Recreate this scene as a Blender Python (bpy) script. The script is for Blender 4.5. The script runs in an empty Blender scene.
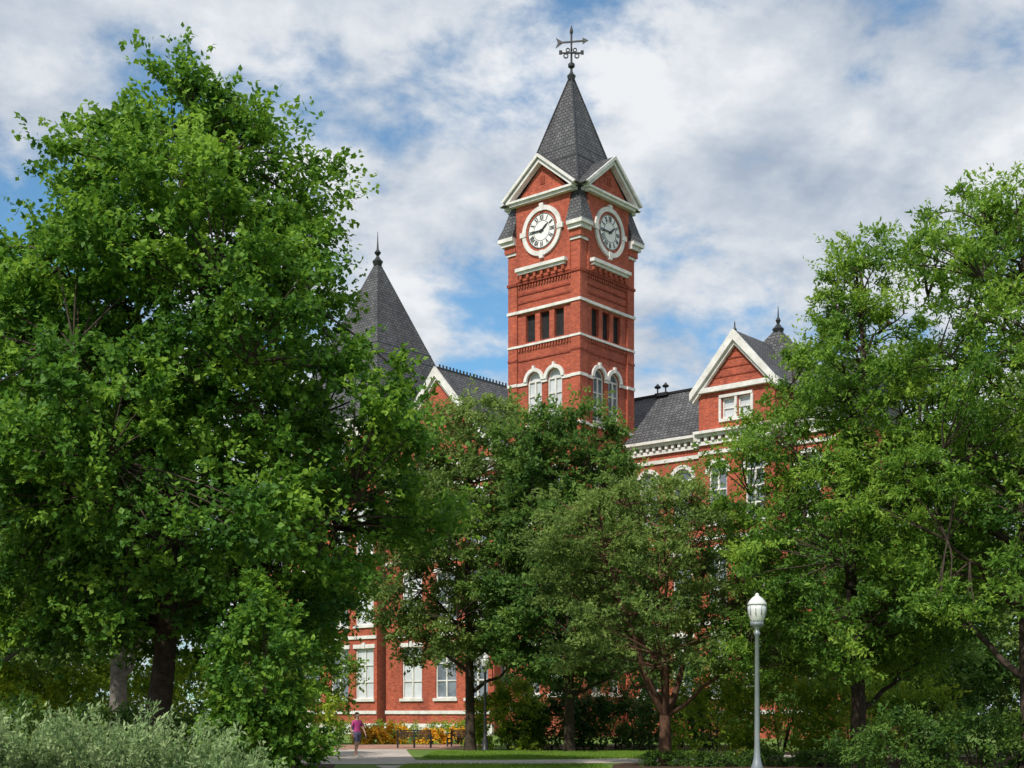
import bpy, bmesh, math, random
import numpy as np
from mathutils import Vector, Matrix
random.seed(3)
scene=bpy.context.scene
scene.view_settings.view_transform='Standard'
scene.view_settings.look='None'
scene.view_settings.exposure=0
D2R=math.radians

# ------------------------------------------------------------------ materials
def new_mat(name):
    m=bpy.data.materials.new(name); m.use_nodes=True
    nt=m.node_tree; b=nt.nodes['Principled BSDF']
    return m,nt,b
def N(nt,t,**k):
    n=nt.nodes.new(t)
    for a,v in k.items(): setattr(n,a,v)
    return n
def ramp(nt,fac,stops):
    r=N(nt,'ShaderNodeValToRGB'); els=r.color_ramp.elements
    while len(els)<len(stops): els.new(0.5)
    for e,(p,c) in zip(els,stops):
        e.position=p; e.color=(c[0],c[1],c[2],1)
    nt.links.new(fac,r.inputs[0]); return r
def noisy(name,c1,c2,scale=3.0,rough=.8,detail=6,bump=0.0,c3=None,metal=0,spec=.3):
    m,nt,b=new_mat(name)
    tc=N(nt,'ShaderNodeTexCoord'); n=N(nt,'ShaderNodeTexNoise')
    n.inputs['Scale'].default_value=scale; n.inputs['Detail'].default_value=detail
    n.inputs['Roughness'].default_value=.65
    nt.links.new(tc.outputs['Object'],n.inputs['Vector'])
    st=[(.3,c1),(.7,c2)] if c3 is None else [(.25,c1),(.5,c2),(.75,c3)]
    r=ramp(nt,n.outputs['Fac'],st)
    nt.links.new(r.outputs[0],b.inputs['Base Color'])
    b.inputs['Roughness'].default_value=rough; b.inputs['Metallic'].default_value=metal
    b.inputs['Specular IOR Level'].default_value=spec
    if bump:
        bp=N(nt,'ShaderNodeBump'); bp.inputs['Strength'].default_value=bump; bp.inputs['Distance'].default_value=.05
        nt.links.new(n.outputs['Fac'],bp.inputs['Height']); nt.links.new(bp.outputs[0],b.inputs['Normal'])
    return m
def brickmat(name,ca,cb,mortar,bw,bh,ms,blotA,blotB,rough=.85,bump=.3,course=0.0):
    m,nt,b=new_mat(name); L=nt.links
    tc=N(nt,'ShaderNodeTexCoord'); sep=N(nt,'ShaderNodeSeparateXYZ'); L.new(tc.outputs['Object'],sep.inputs[0])
    ad=N(nt,'ShaderNodeMath',operation='ADD'); L.new(sep.outputs[0],ad.inputs[0]); L.new(sep.outputs[1],ad.inputs[1])
    cb_=N(nt,'ShaderNodeCombineXYZ'); L.new(ad.outputs[0],cb_.inputs[0]); L.new(sep.outputs[2],cb_.inputs[1])
    br=N(nt,'ShaderNodeTexBrick'); L.new(cb_.outputs[0],br.inputs['Vector'])
    br.inputs['Scale'].default_value=1; br.inputs['Brick Width'].default_value=bw; br.inputs['Row Height'].default_value=bh
    br.inputs['Mortar Size'].default_value=ms; br.inputs['Color1'].default_value=(*ca,1); br.inputs['Color2'].default_value=(*cb,1)
    br.inputs['Mortar'].default_value=(*mortar,1); br.inputs['Bias'].default_value=0
    n=N(nt,'ShaderNodeTexNoise'); n.inputs['Scale'].default_value=.45; n.inputs['Detail'].default_value=9; n.inputs['Roughness'].default_value=.7
    mp=N(nt,'ShaderNodeMapping'); mp.inputs['Scale'].default_value=(1.3,1.3,.55); L.new(tc.outputs['Object'],mp.inputs[0])
    L.new(mp.outputs[0],n.inputs['Vector'])
    r=ramp(nt,n.outputs['Fac'],[(.3,blotA),(.7,blotB)])
    n2=N(nt,'ShaderNodeTexNoise'); n2.inputs['Scale'].default_value=2.6; n2.inputs['Detail'].default_value=6; n2.inputs['Roughness'].default_value=.9
    mp2=N(nt,'ShaderNodeMapping'); mp2.inputs['Scale'].default_value=(1,1,3.4); L.new(tc.outputs['Object'],mp2.inputs[0]); L.new(mp2.outputs[0],n2.inputs['Vector'])
    r2=ramp(nt,n2.outputs['Fac'],[(.35,(.48,.48,.52)),(.5,(1,1,1)),(.66,(1.45,1.55,1.5))])
    mx=N(nt,'ShaderNodeMix',data_type='RGBA',blend_type='MULTIPLY'); mx.inputs[0].default_value=1
    mx2=N(nt,'ShaderNodeMix',data_type='RGBA',blend_type='MULTIPLY'); mx2.inputs[0].default_value=1
    L.new(br.outputs['Color'],mx.inputs[6]); L.new(r.outputs[0],mx.inputs[7])
    L.new(mx.outputs[2],mx2.inputs[6]); L.new(r2.outputs[0],mx2.inputs[7])
    L.new(mx2.outputs[2],b.inputs['Base Color']); b.inputs['Roughness'].default_value=rough
    b.inputs['Specular IOR Level'].default_value=.25
    bp=N(nt,'ShaderNodeBump'); bp.inputs['Strength'].default_value=bump; bp.inputs['Distance'].default_value=.02
    L.new(br.outputs['Fac'],bp.inputs['Height']); bp.invert=True; L.new(bp.outputs[0],b.inputs['Normal'])
    return m
M_BRICK=brickmat('red_brick',(.47,.080,.036),(.34,.052,.026),(.40,.20,.14),.24,.085,.010,(.66,.64,.66),(1.15,1.12,1.1))
M_BRICKD=brickmat('dark_brick',(.34,.055,.028),(.24,.038,.02),(.28,.11,.07),.24,.085,.008,(.7,.7,.7),(1.1,1.1,1.1))
M_SLATE=brickmat('slate',(.13,.13,.135),(.078,.08,.086),(.028,.028,.032),.34,.26,.03,(.62,.60,.60),(1.25,1.22,1.18),rough=.6,bump=.6)
M_STONE=noisy('white_stone',(.52,.50,.46),(.80,.78,.74),1.6,.75,8)
M_GLASS=noisy('window_glass',(.05,.07,.09),(.22,.25,.28),.8,.08,3,spec=.8)
M_BLIND=noisy('window_blind',(.45,.47,.48),(.62,.64,.66),.9,.15,3,spec=.7)
M_DARK=noisy('dark_void',(.012,.012,.014),(.03,.028,.026),2,.9)
M_DIAL=noisy('clock_dial',(.76,.75,.71),(.84,.83,.79),2,.5)
M_BLACK=noisy('black_iron',(.012,.013,.015),(.03,.032,.035),8,.45,spec=.5)
M_BARK=noisy('bark',(.028,.02,.015),(.085,.062,.045),7,.95,8,.8)
M_BARKG=noisy('bark_grey',(.12,.105,.09),(.25,.23,.20),6,.95,8,.8)
M_BARKR=noisy('bark_reddish',(.06,.03,.02),(.16,.085,.05),6,.9,8,.6)

def leafmat(name,dark,mid,light,trans=.38):
    m=bpy.data.materials.new(name); m.use_nodes=True; nt=m.node_tree; L=nt.links
    nt.nodes.clear()
    out=N(nt,'ShaderNodeOutputMaterial'); at=N(nt,'ShaderNodeAttribute'); at.attribute_name='tint'
    r=ramp(nt,at.outputs['Fac'],[(0,dark),(.5,mid),(1,light)])
    b=N(nt,'ShaderNodeBsdfPrincipled'); b.inputs['Roughness'].default_value=.55; b.inputs['Specular IOR Level'].default_value=.25
    t=N(nt,'ShaderNodeBsdfTranslucent'); hs=N(nt,'ShaderNodeHueSaturation'); hs.inputs['Value'].default_value=1.6; hs.inputs['Hue'].default_value=.49
    L.new(r.outputs[0],b.inputs['Base Color']); L.new(r.outputs[0],hs.inputs['Color']); L.new(hs.outputs[0],t.inputs['Color'])
    mx=N(nt,'ShaderNodeMixShader'); mx.inputs[0].default_value=trans
    L.new(b.outputs[0],mx.inputs[1]); L.new(t.outputs[0],mx.inputs[2]); L.new(mx.outputs[0],out.inputs[0])
    return m
LF_MAPLE=leafmat('maple_leaves',(.024,.080,.012),(.080,.195,.020),(.225,.375,.040))
LF_DARK=leafmat('oak_leaves',(.026,.076,.016),(.078,.165,.028),(.170,.28,.048))
LF_OLIVE=leafmat('olive_leaves',(.045,.090,.022),(.122,.200,.040),(.225,.315,.072))
LF_OAK=leafmat('willow_oak_leaves',(.038,.105,.016),(.120,.240,.028),(.265,.40,.050))
LF_YEL=leafmat('yellow_green_leaves',(.08,.17,.015),(.20,.32,.025),(.40,.46,.04))
LF_SILV=leafmat('silver_leaves',(.08,.15,.05),(.18,.28,.10),(.34,.44,.20),.3)
LF_HEDGE=leafmat('hedge_leaves',(.022,.060,.012),(.050,.115,.018),(.10,.18,.028),.25)
LF_FLOW=leafmat('flower_petals',(.20,.26,.02),(.70,.36,.02),(.80,.50,.04),.2)
LF_GRASS=leafmat('grass_blades',(.08,.17,.02),(.14,.26,.03),(.22,.33,.04),.25)

# ------------------------------------------------------------------ mesh builder
def ident(x,y,z): return (x,y,z)
class MB:
    def __init__(s): s.v=[]; s.f=[]; s.m=[]; s.mats=[]
    def mi(s,mat):
        if mat not in s.mats: s.mats.append(mat)
        return s.mats.index(mat)
    def add(s,vs,fs,mat,T=ident):
        o=len(s.v); s.v+= [T(*p) for p in vs]; k=s.mi(mat)
        for f in fs: s.f.append([o+i for i in f]); s.m.append(k)
    def box(s,x0,x1,y0,y1,z0,z1,mat,T=ident):
        vs=[(x0,y0,z0),(x1,y0,z0),(x1,y1,z0),(x0,y1,z0),(x0,y0,z1),(x1,y0,z1),(x1,y1,z1),(x0,y1,z1)]
        s.add(vs,[(0,3,2,1),(4,5,6,7),(0,1,5,4),(1,2,6,5),(2,3,7,6),(3,0,4,7)],mat,T)
    def prism(s,poly,d0,d1,mat,T=ident):   # poly in (u,z), extruded along second coord
        n=len(poly); vs=[(u,d0,z) for u,z in poly]+[(u,d1,z) for u,z in poly]
        fs=[list(range(n)),list(range(2*n-1,n-1,-1))]+[(i,(i+1)%n,n+(i+1)%n,n+i) for i in range(n)]
        s.add(vs,fs,mat,T)
    def frus(s,cx,cy,z0,h0,z1,h1,mat,cap=True):
        vs=[(cx-h0,cy-h0,z0),(cx+h0,cy-h0,z0),(cx+h0,cy+h0,z0),(cx-h0,cy+h0,z0),(cx-h1,cy-h1,z1),(cx+h1,cy-h1,z1),(cx+h1,cy+h1,z1),(cx-h1,cy+h1,z1)]
        fs=[(0,1,5,4),(1,2,6,5),(2,3,7,6),(3,0,4,7)]
        if cap: fs+=[(0,3,2,1),(4,5,6,7)]
        s.add(vs,fs,mat)
    def lathe(s,cx,cy,prof,mat,n=12,T=ident):
        vs=[];fs=[]
        for r,z in prof:
            for i in range(n):
                a=2*math.pi*i/n; vs.append((cx+r*math.cos(a),cy+r*math.sin(a),z))
        for j in range(len(prof)-1):
            for i in range(n):
                fs.append((j*n+i,j*n+(i+1)%n,(j+1)*n+(i+1)%n,(j+1)*n+i))
        fs.append(list(range(n))[::-1]); fs.append([(len(prof)-1)*n+i for i in range(n)])
        s.add(vs,fs,mat,T)
    def ring(s,cu,cz,ri,ro,a0,a1,d0,d1,mat,T,n=24):
        vs=[];fs=[]
        for i in range(n+1):
            a=a0+(a1-a0)*i/n; c,sn=math.cos(a),math.sin(a)
            vs+=[(cu+ri*c,d0,cz+ri*sn),(cu+ro*c,d0,cz+ro*sn),(cu+ro*c,d1,cz+ro*sn),(cu+ri*c,d1,cz+ri*sn)]
        for i in range(n):
            for k in range(4):
                fs.append((4*i+k,4*i+(k+1)%4,4*(i+1)+(k+1)%4,4*(i+1)+k))
        fs+= [(0,1,2,3),(4*n+3,4*n+2,4*n+1,4*n)]
        s.add(vs,fs,mat,T)
    def bar(s,p0,p1,w,d0,d1,mat,T):      # flat bar in (u,z)
        dx,dz=p1[0]-p0[0],p1[1]-p0[1]; l=math.hypot(dx,dz) or 1; nx,nz=-dz/l*w/2,dx/l*w/2
        s.prism([(p0[0]+nx,p0[1]+nz),(p0[0]-nx,p0[1]-nz),(p1[0]-nx,p1[1]-nz),(p1[0]+nx,p1[1]+nz)],d0,d1,mat,T)
    def finish(s,name,parent=None,smooth=False,loc=None):
        me=bpy.data.meshes.new(name); me.from_pydata(s.v,[],s.f)
        for m in s.mats: me.materials.append(m)
        me.polygons.foreach_set('material_index',s.m)
        bm=bmesh.new(); bm.from_mesh(me); bmesh.ops.recalc_face_normals(bm,faces=bm.faces); bm.to_mesh(me); bm.free()
        if smooth: me.polygons.foreach_set('use_smooth',[True]*len(me.polygons))
        ob=bpy.data.objects.new(name,me); scene.collection.objects.link(ob)
        if parent: ob.parent=parent
        if loc: ob.location=loc
        return ob
def empty(name,loc,rz=0):
    e=bpy.data.objects.new(name,None); scene.collection.objects.link(e); e.location=loc; e.rotation_euler=(0,0,rz); return e

def wall(mb,T,u0,u1,z0,z1,ops,mat=M_BRICK,d=0.0,rev=.28,trim=True):
    us=sorted(set([u0,u1]+[o['u0'] for o in ops]+[o['u1'] for o in ops]))
    zs=sorted(set([z0,z1]+[o['z0'] for o in ops]+[o['z1'] for o in ops]))
    for i in range(len(us)-1):
        for j in range(len(zs)-1):
            cu=(us[i]+us[i+1])/2; cz=(zs[j]+zs[j+1])/2
            if any(o['u0']<cu<o['u1'] and o['z0']<cz<o['z1'] for o in ops): continue
            mb.add([(us[i],d,zs[j]),(us[i+1],d,zs[j]),(us[i+1],d,zs[j+1]),(us[i],d,zs[j+1])],[(0,1,2,3)],mat,T)
    for o in ops:
        a,b,c,e=o['u0'],o['u1'],o['z0'],o['z1']; arch=o.get('arch',False); gm=o.get('glass',M_GLASS)
        r=(b-a)/2; cu=(a+b)/2; sp=e-r if arch else e
        mb.add([(a,d,c),(a,d-rev,c),(a,d-rev,sp),(a,d,sp)],[(0,1,2,3)],mat,T)
        mb.add([(b,d,c),(b,d-rev,c),(b,d-rev,sp),(b,d,sp)],[(0,1,2,3)],mat,T)
        mb.add([(a,d,c),(b,d,c),(b,d-rev,c),(a,d-rev,c)],[(0,1,2,3)],M_STONE,T)
        if arch:
            n=14
            for i in range(n):
                t0=math.pi*i/n; t1=math.pi*(i+1)/n
                p0=(cu+r*math.cos(t0),sp+r*math.sin(t0)); p1=(cu+r*math.cos(t1),sp+r*math.sin(t1))
                mb.add([(p0[0],d,p0[1]),(p1[0],d,p1[1]),(p1[0],d,e),(p0[0],d,e)],[(0,1,2,3)],mat,T)
                mb.add([(p0[0],d,p0[1]),(p1[0],d,p1[1]),(p1[0],d-rev,p1[1]),(p0[0],d-rev,p0[1])],[(0,1,2,3)],mat,T)
        else:
            mb.add([(a,d,e),(b,d,e),(b,d-rev,e),(a,d-rev,e)],[(0,1,2,3)],mat,T)
        gd=d-rev*.8
        if o.get('void'):
            mb.box(a+.003,b-.003,d-rev-1.4,d-rev-.01,c+.003,e-.003,M_DARK,T)
        else:
            mb.add([(a,gd,c),(b,gd,c),(b,gd,e),(a,gd,e)],[(0,1,2,3)],gm,T)
            fw=.11
            mb.box(a,a+fw,gd+.01,gd+.10,c,sp,M_STONE,T); mb.box(b-fw,b,gd+.01,gd+.10,c,sp,M_STONE,T)
            mb.box(a+fw,b-fw,gd+.01,gd+.10,c,c+fw,M_STONE,T)
            if not arch: mb.box(a+fw,b-fw,gd+.01,gd+.10,e-fw,e,M_STONE,T)
            else: mb.ring(cu,sp,r-fw,r-.004,0,math.pi,gd+.012,gd+.10,M_STONE,T,14)
            nm=o.get('mull',1)
            for k in range(nm):
                x=a+(b-a)*(k+1)/(nm+1); mb.box(x-.07,x+.07,gd+.012,gd+.12,c+fw,sp,M_STONE,T)
            for k in range(o.get('rails',1)):
                z=c+(sp-c)*(k+1)/(o.get('rails',1)+1); mb.box(a+fw,b-fw,gd+.008,gd+.09,z-.05,z+.05,M_STONE,T)
            if arch: mb.box(a+fw,b-fw,gd+.006,gd+.11,sp-.06,sp+.06,M_STONE,T)
        if o.get('trim',trim):
            mb.box(a-.18,b+.18,d+.002,d+.16,c-.24,c,M_STONE,T)
            if arch: mb.ring(cu,sp,r,r+.30,0,math.pi,d+.002,d+.09,M_STONE,T,16)
            else:
                mb.box(a-.22,b+.22,d+.002,d+.10,e,e+.34,M_STONE,T)
                mb.prism([(cu-.14,e-.02),(cu+.14,e-.02),(cu+.22,e+.48),(cu-.22,e+.48)],d+.004,d+.18,M_STONE,T)

# ------------------------------------------------------------------ clock tower (local frame: x along facade, y into the site)
ROT=D2R(-40)
P0=(8.79,104.6,0)
tower=empty('clock_tower',P0,ROT)
CX,CY,H=-3.41,-2.59,3.41
def face(k):
    c,s=[(1,0),(0,1),(-1,0),(0,-1)][k]
    def T(u,d,z):
        x,y=u,-(H+d); return (CX+c*x-s*y, CY+s*x+c*y, z)
    return T
def corners():
    for sx in (-1,1):
        for sy in (-1,1): yield sx,sy
def cbox(mb,sx,sy,i,o,z0,z1,mat):
    xs=sorted([CX+sx*i,CX+sx*o]); ys=sorted([CY+sy*i,CY+sy*o]); mb.box(xs[0],xs[1],ys[0],ys[1],z0,z1,mat)
mb=MB()
for sx,sy in corners():
    cbox(mb,sx,sy,H-.86,H,0,37.0,M_BRICK)
    for z0,z1,p,mt in ((26.3,26.52,.06,M_STONE),(22.8,23.02,.10,M_STONE),(31.75,31.96,.08,M_STONE),(29.2,29.36,.06,M_STONE),
                       (28.2,28.36,.04,M_BRICKD),(33.9,34.1,.08,M_BRICKD),(14,14.3,.08,M_STONE),(2,2.3,.12,M_STONE)):
        cbox(mb,sx,sy,H-.87,H+p,z0,z1,mt)
    cbox(mb,sx,sy,H-.86,H+.10,36.2,36.4,M_STONE)
    cbox(mb,sx,sy,H-.86,H+.20,36.4,36.9,M_BRICK)
    cbox(mb,sx,sy,H-.86,H+.38,36.9,37.2,M_STONE)
    cbox(mb,sx,sy,H-.86,H+.56,37.2,37.5,M_STONE)
I=H-.87
for k in range(4):
    T=face(k)
    ops=[dict(u0=u-.68,u1=u+.68,z0=23.25,z1=27.2,arch=True,glass=M_BLIND if k==0 else M_GLASS,rails=2,mull=1,trim=False) for u in (-.95,.95)]
    ops+=[dict(u0=u-.45,u1=u+.45,z0=29.5,z1=31.55,void=True,trim=False) for u in (-1.36,0,1.36)]
    ops+=[dict(u0=u-.6,u1=u+.6,z0=z,z1=z+3.6,rails=1,mull=1) for u in (-1.1,1.1) for z in (3.2,9.2,16)]
    wall(mb,T,-(H-.86),H-.86,0,34.0,ops,d=-.15)
    for u in (-.95,.95):
        sp=27.2-.68
        mb.ring(u,sp,.68,.945,0,math.pi,-.148,.03,M_STONE,T,18)
        mb.bar((u,sp+.7),(u,sp+1.12),.2,-.147,.07,M_STONE,T)
        mb.box(u-.72,u+.72,-.148,.08,23.02,23.25,M_STONE,T)
    for u0,u1 in ((-I,-1.63),(-.27,.27),(1.63,I)):
        mb.box(u0,u1,-.147,-.05,26.3,26.52,M_STONE,T)
    mb.box(-I,I,-.147,.05,31.75,31.96,M_STONE,T)
    mb.box(-I,I,-.147,.03,29.2,29.36,M_STONE,T)
    mb.box(-I,I,-.147,-.02,22.8,23.0,M_STONE,T)
    for j,z in enumerate((28.15,32.5,33.1)):
        mb.box(-I,I,-.146,-.09-.01*(j%2),z,z+.12,M_BRICKD,T)
    for i in range(19):      # dentil course and corbels
        u=-2.4+i*4.8/18
        mb.box(u-.07,u+.07,-.145,-.03,28.9,29.15,M_BRICK,T)
        mb.box(u-.07,u+.07,-.145,-.03,33.65,33.9,M_BRICK,T)
    mb.box(-I,I,-.147,.05,33.9,34.1,M_BRICKD,T)
    # clock stage : wall dormer
    W=2.55
    mb.prism([(-W,34.1),(W,34.1),(W,40.0),(0,42.35),(-W,40.0)],-1.2,.10,M_BRICK,T)
    mb.box(-2.35,2.35,.10,.50,34.75,35.0,M_STONE,T)
    mb.box(-2.2,2.2,.10,.34,34.55,34.75,M_STONE,T)
    for i in range(7):
        u=-2.0+i*4.0/6; mb.box(u-.11,u+.11,.10,.28,34.2,34.55,M_BRICK,T)
    zc=37.45
    mb.ring(0,zc,1.50,1.84,0,2*math.pi,.10,.26,M_STONE,T,48)
    mb.ring(0,zc,1.30,1.50,0,2*math.pi,.10,.17,M_BRICK,T,48)
    mb.ring(0,zc,0.0,1.30,0,2*math.pi,.10,.20,M_DIAL,T,48)
    mb.ring(0,zc,1.235,1.29,0,2*math.pi,.20,.225,M_BLACK,T,48)
    mb.ring(0,zc,0.72,0.745,0,2*math.pi,.20,.22,M_BLACK,T,40)
    for a in (0,math.pi/2,math.pi,-math.pi/2):
        c,s=math.cos(a),math.sin(a); mb.bar((1.46*c,zc+1.46*s),(2.02*c,zc+2.02*s),.36,.10,.31,M_STONE,T)
    nums=['XII','I','II','III','IV','V','VI','VII','VIII','IX','X','XI']
    for h,sn in enumerate(nums):
        a=math.pi/2-h*math.pi/6; er=(math.cos(a),math.sin(a)); et=(math.sin(a),-math.cos(a))
        wd={'I':.10,'V':.18,'X':.18}; tot=sum(wd[c] for c in sn); off=-tot/2
        def pt(t,r): return (er[0]*r+et[0]*t, zc+er[1]*r+et[1]*t)
        for c in sn:
            w_=wd[c]; x0,x1=off+.02,off+w_-.02; xm=(x0+x1)/2; r0,r1=.80,1.17
            if c=='I': mb.bar(pt(xm,r0),pt(xm,r1),.055,.20,.222,M_BLACK,T)
            elif c=='V': mb.bar(pt(x0,r1),pt(xm,r0),.055,.20,.222,M_BLACK,T); mb.bar(pt(x1,r1),pt(xm,r0),.035,.20,.223,M_BLACK,T)
            else: mb.bar(pt(x0,r1),pt(x1,r0),.055,.20,.222,M_BLACK,T); mb.bar(pt(x1,r1),pt(x0,r0),.035,.20,.223,M_BLACK,T)
            off+=w_
    def hand(ang,ln,w,dd):
        a=math.pi/2-D2R(ang); c,s=math.cos(a),math.sin(a)
        mb.prism([(-.2*c-w*s,zc-.2*s+w*c),(-.2*c+w*s,zc-.2*s-w*c),(ln*.6*c+w*1.2*s,zc+ln*.6*s-w*1.2*c),(ln*c,zc+ln*s),(ln*.6*c-w*1.2*s,zc+ln*.6*s+w*1.2*c)],.225+dd,.25+dd,M_BLACK,T)
    hand(52,.80,.065,0); hand(270,1.12,.05,.03)
    mb.ring(0,zc,0,.10,0,2*math.pi,.225,.31,M_BLACK,T,16)
    # pediment
    mb.box(-2.9,2.9,.102,.48,39.72,39.92,M_STONE,T)
    mb.box(-3.1,3.1,.102,.64,39.92,40.08,M_STONE,T)
    for sg in (-1,1):
        P=lambda u,z:(sg*u,z)
        mb.prism([P(3.30,40.08),P(0,42.72),P(0,43.0),P(3.50,40.18)],-3.2,.60,M_SLATE,T)
        mb.prism([P(3.34,40.085),P(0.004,42.76),P(0.004,43.02),P(3.52,40.2)],.602,.76,M_STONE,T)
        mb.prism([P(2.90,40.082),P(0.004,42.40),P(0.004,42.74),P(3.30,40.082)],.103,.58,M_STONE,T)
        mb.box(*sorted((sg*W,sg*3.05)),-1.1,.10,39.8,40.07,M_STONE,T)
    mb.bar((0,40.9),(0,41.5),.45,.10,.14,M_BRICKD,T)
mb.finish('shaft_walls',tower)
mb=MB()
for sx,sy in corners():
    def cf(z0,o0,z1,o1,i=H-.9):
        def pp(a,b,z): return (CX+sx*a,CY+sy*b,z)
        vs=[pp(i,i,z0),pp(o0,i,z0),pp(o0,o0,z0),pp(i,o0,z0),pp(i,i,z1),pp(o1,i,z1),pp(o1,o1,z1),pp(i,o1,z1)]
        mb.add(vs,[(0,3,2,1),(4,5,6,7),(0,1,5,4),(1,2,6,5),(2,3,7,6),(3,0,4,7)],M_SLATE)
    cf(37.503,H+.58,38.3,H+.28); cf(38.301,H+.278,40.4,H-.32)
mb.frus(CX,CY,39.6,3.20,50.0,.10,M_SLATE)
for sx,sy in corners():
    p0=Vector((CX+sx*3.05,CY+sy*3.05,40.2)); p1=Vector((CX+sx*.1,CY+sy*.1,50.05)); n=(p1-p0)
    r=.06; a=Vector((-sy,sx,0)).normalized()*r; b=n.cross(a).normalized()*r
    mb.add([tuple(p0+a),tuple(p0+b),tuple(p0-a),tuple(p0-b),tuple(p1+a),tuple(p1+b),tuple(p1-a),tuple(p1-b)],[(0,1,5,4),(1,2,6,5),(2,3,7,6),(3,0,4,7)],M_BLACK)
for z in (43.0,43.9,46.0,46.7):
    h=3.20*(50-z)/10.4+.06; mb.frus(CX,CY,z,h,z+.09,h-.028,M_BLACK,False)
mb.finish('tower_roof',tower)
mb=MB()
mb.lathe(CX,CY,[(.24,49.8),(.34,50.15),(.18,50.3),(.09,50.5),(.09,50.7),(.26,50.85),(.26,51.05),(.08,51.2),(.07,53.3),(.13,53.45),(.13,53.6),(.02,54.0)],M_BLACK,12)
def vbar(z,r,ang,w=.05):
    c,s=math.cos(ang),math.sin(ang)
    def T(u,d,zz): return (CX+u*c-d*s,CY+u*s+d*c,zz)
    mb.box(-r,r,-w,w,z-w,z+w,M_BLACK,T); return T
for a in (0,math.pi/2):
    T=vbar(51.9,.75,a+D2R(40))
    for sg in (-1,1):
        mb.ring(sg*.42,51.68,.12,.20,0,2*math.pi,-.04,.04,M_BLACK,T,12); mb.ring(sg*.27,52.12,.10,.17,0,2*math.pi,-.04,.04,M_BLACK,T,12)
        mb.box(sg*.82-.12,sg*.82+.12,-.03,.03,51.78,52.1,M_BLACK,T)
T=vbar(52.75,.95,D2R(30),.055)
mb.prism([(.85,52.5),(1.3,52.75),(.85,53.0)],-.03,.03,M_BLACK,T)
mb.prism([(-.6,52.75),(-1.2,53.15),(-1.05,52.75),(-1.2,52.35)],-.03,.03,M_BLACK,T)
mb.finish('weathervane',tower)

# ------------------------------------------------------------------ hall
hall=empty('brick_hall',P0,ROT)
def TF(y0): return lambda u,d,z:(u,y0-d,z)
def TX(x0,sg=1): return lambda u,d,z:(x0+sg*d,u,z)
def TB(y0): return lambda u,d,z:(u,y0+d,z)
def wins(us,w=1.9,glass=M_GLASS,top=True,floors=((3.0,7.3,False),(9.3,13.3,False),(15.4,19.7,True))):
    o=[]
    for u in us:
        for z0,z1,ar in floors: o.append(dict(u0=u-w/2,u1=u+w/2,z0=z0,z1=z1,arch=ar,glass=M_BLIND if (int(u*7)+int(z0))%3==0 else glass,mull=1,rails=2))
    return o
def belts(mb,T,u0,u1):
    for z in (1.7,8.1,14.2,20.3):
        mb.box(u0,u1,.002,.13,z,z+.28,M_STONE,T)
def cornice(mb,T,u0,u1,z):
    mb.box(u0,u1,.003,.20,z-.9,z-.62,M_STONE,T)
    mb.box(u0,u1,.003,.42,z-.34,z-.14,M_STONE,T)
    mb.box(u0-.0,u1,.003,.66,z-.14,z+.06,M_STONE,T)
    n=max(1,int((u1-u0)/.55))
    for i in range(n):
        u=u0+(i+.5)*(u1-u0)/n; mb.box(u-.11,u+.11,.003,.36,z-.62,z-.34,M_STONE,T)
XE=17.5
mb=MB()
wall(mb,TF(0),.02,6.8,0,21.8,wins((1.9,4.9),1.7))
belts(mb,TF(0),.03,6.7); cornice(mb,TF(0),.03,6.75,21.9)
wall(mb,TF(0),13.0,XE,0,21.8,wins([15.2],1.7)); belts(mb,TF(0),13.05,XE); cornice(mb,TF(0),13.1,XE,21.9)
wall(mb,TF(0),-11.0,-6.84,0,21.8,wins((-9.0,),1.7)); belts(mb,TF(0),-10.8,-6.9); cornice(mb,TF(0),-10.7,-6.9,21.9)
wall(mb,TF(0),-46,-33.2,0,21.8,wins([-44+3.4*i for i in range(3)],1.7)); belts(mb,TF(0),-46,-33.3); cornice(mb,TF(0),-46,-33.4,21.9)
wall(mb,TB(12),-46,XE,0,21.8,wins([-44+3.8*i for i in range(16)],1.7)); cornice(mb,TB(12),-46,XE,21.9)
wall(mb,TX(XE),0,12,0,21.8,wins((3,9),1.7)); wall(mb,TX(-46,-1),0,12,0,21.8,wins((3,9),1.7))
# right pavilion
pr0,pr1,py=6.8,13.0,-.8
wall(mb,TF(py),pr0,pr1,0,25.0,wins((8.4,11.4),1.5)+[dict(u0=c-.5,u1=c+.5,z0=22.75,z1=24.2,glass=M_BLIND,mull=0,rails=1,trim=False) for c in (9.25,10.55)])
belts(mb,TF(py),pr0+.01,pr1-.01); cornice(mb,TF(py),pr0-.1,pr1+.1,21.9)
mb.box(8.55,11.25,.003,.14,22.5,22.72,M_STONE,TF(py)); mb.box(8.55,11.25,.003,.14,24.22,24.42,M_STONE,TF(py))
for x in (8.6,9.9,11.2): mb.box(x-.09,x+.09,.003,.10,22.73,24.21,M_STONE,TF(py))
for x,sg in ((pr0,-1),(pr1,1)):
    mb.add([(x,py,0),(x,6,0),(x,6,25),(x,py,25)],[(0,1,2,3)],M_BRICK)
    mb.box(-.8,5.5,.003,.3,24.75,25.0,M_STONE,TX(x,sg))
    mb.box(-.75,-.01,.003,.5,21.4,21.95,M_STONE,TX(x,sg))
cc=9.9
mb.prism([(pr0,25.0),(pr1,25.0),(cc,28.45)],py,py+.4,M_BRICK)
mb.box(pr0-.35,pr1+.35,.003,.34,24.72,25.06,M_STONE,TF(py))
for z in (25.7,26.3,26.9,27.4):
    hw=(28.3-z)*.85; mb.box(cc-hw,cc+hw,.003,.05,z,z+.1,M_BRICKD,TF(py))
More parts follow.
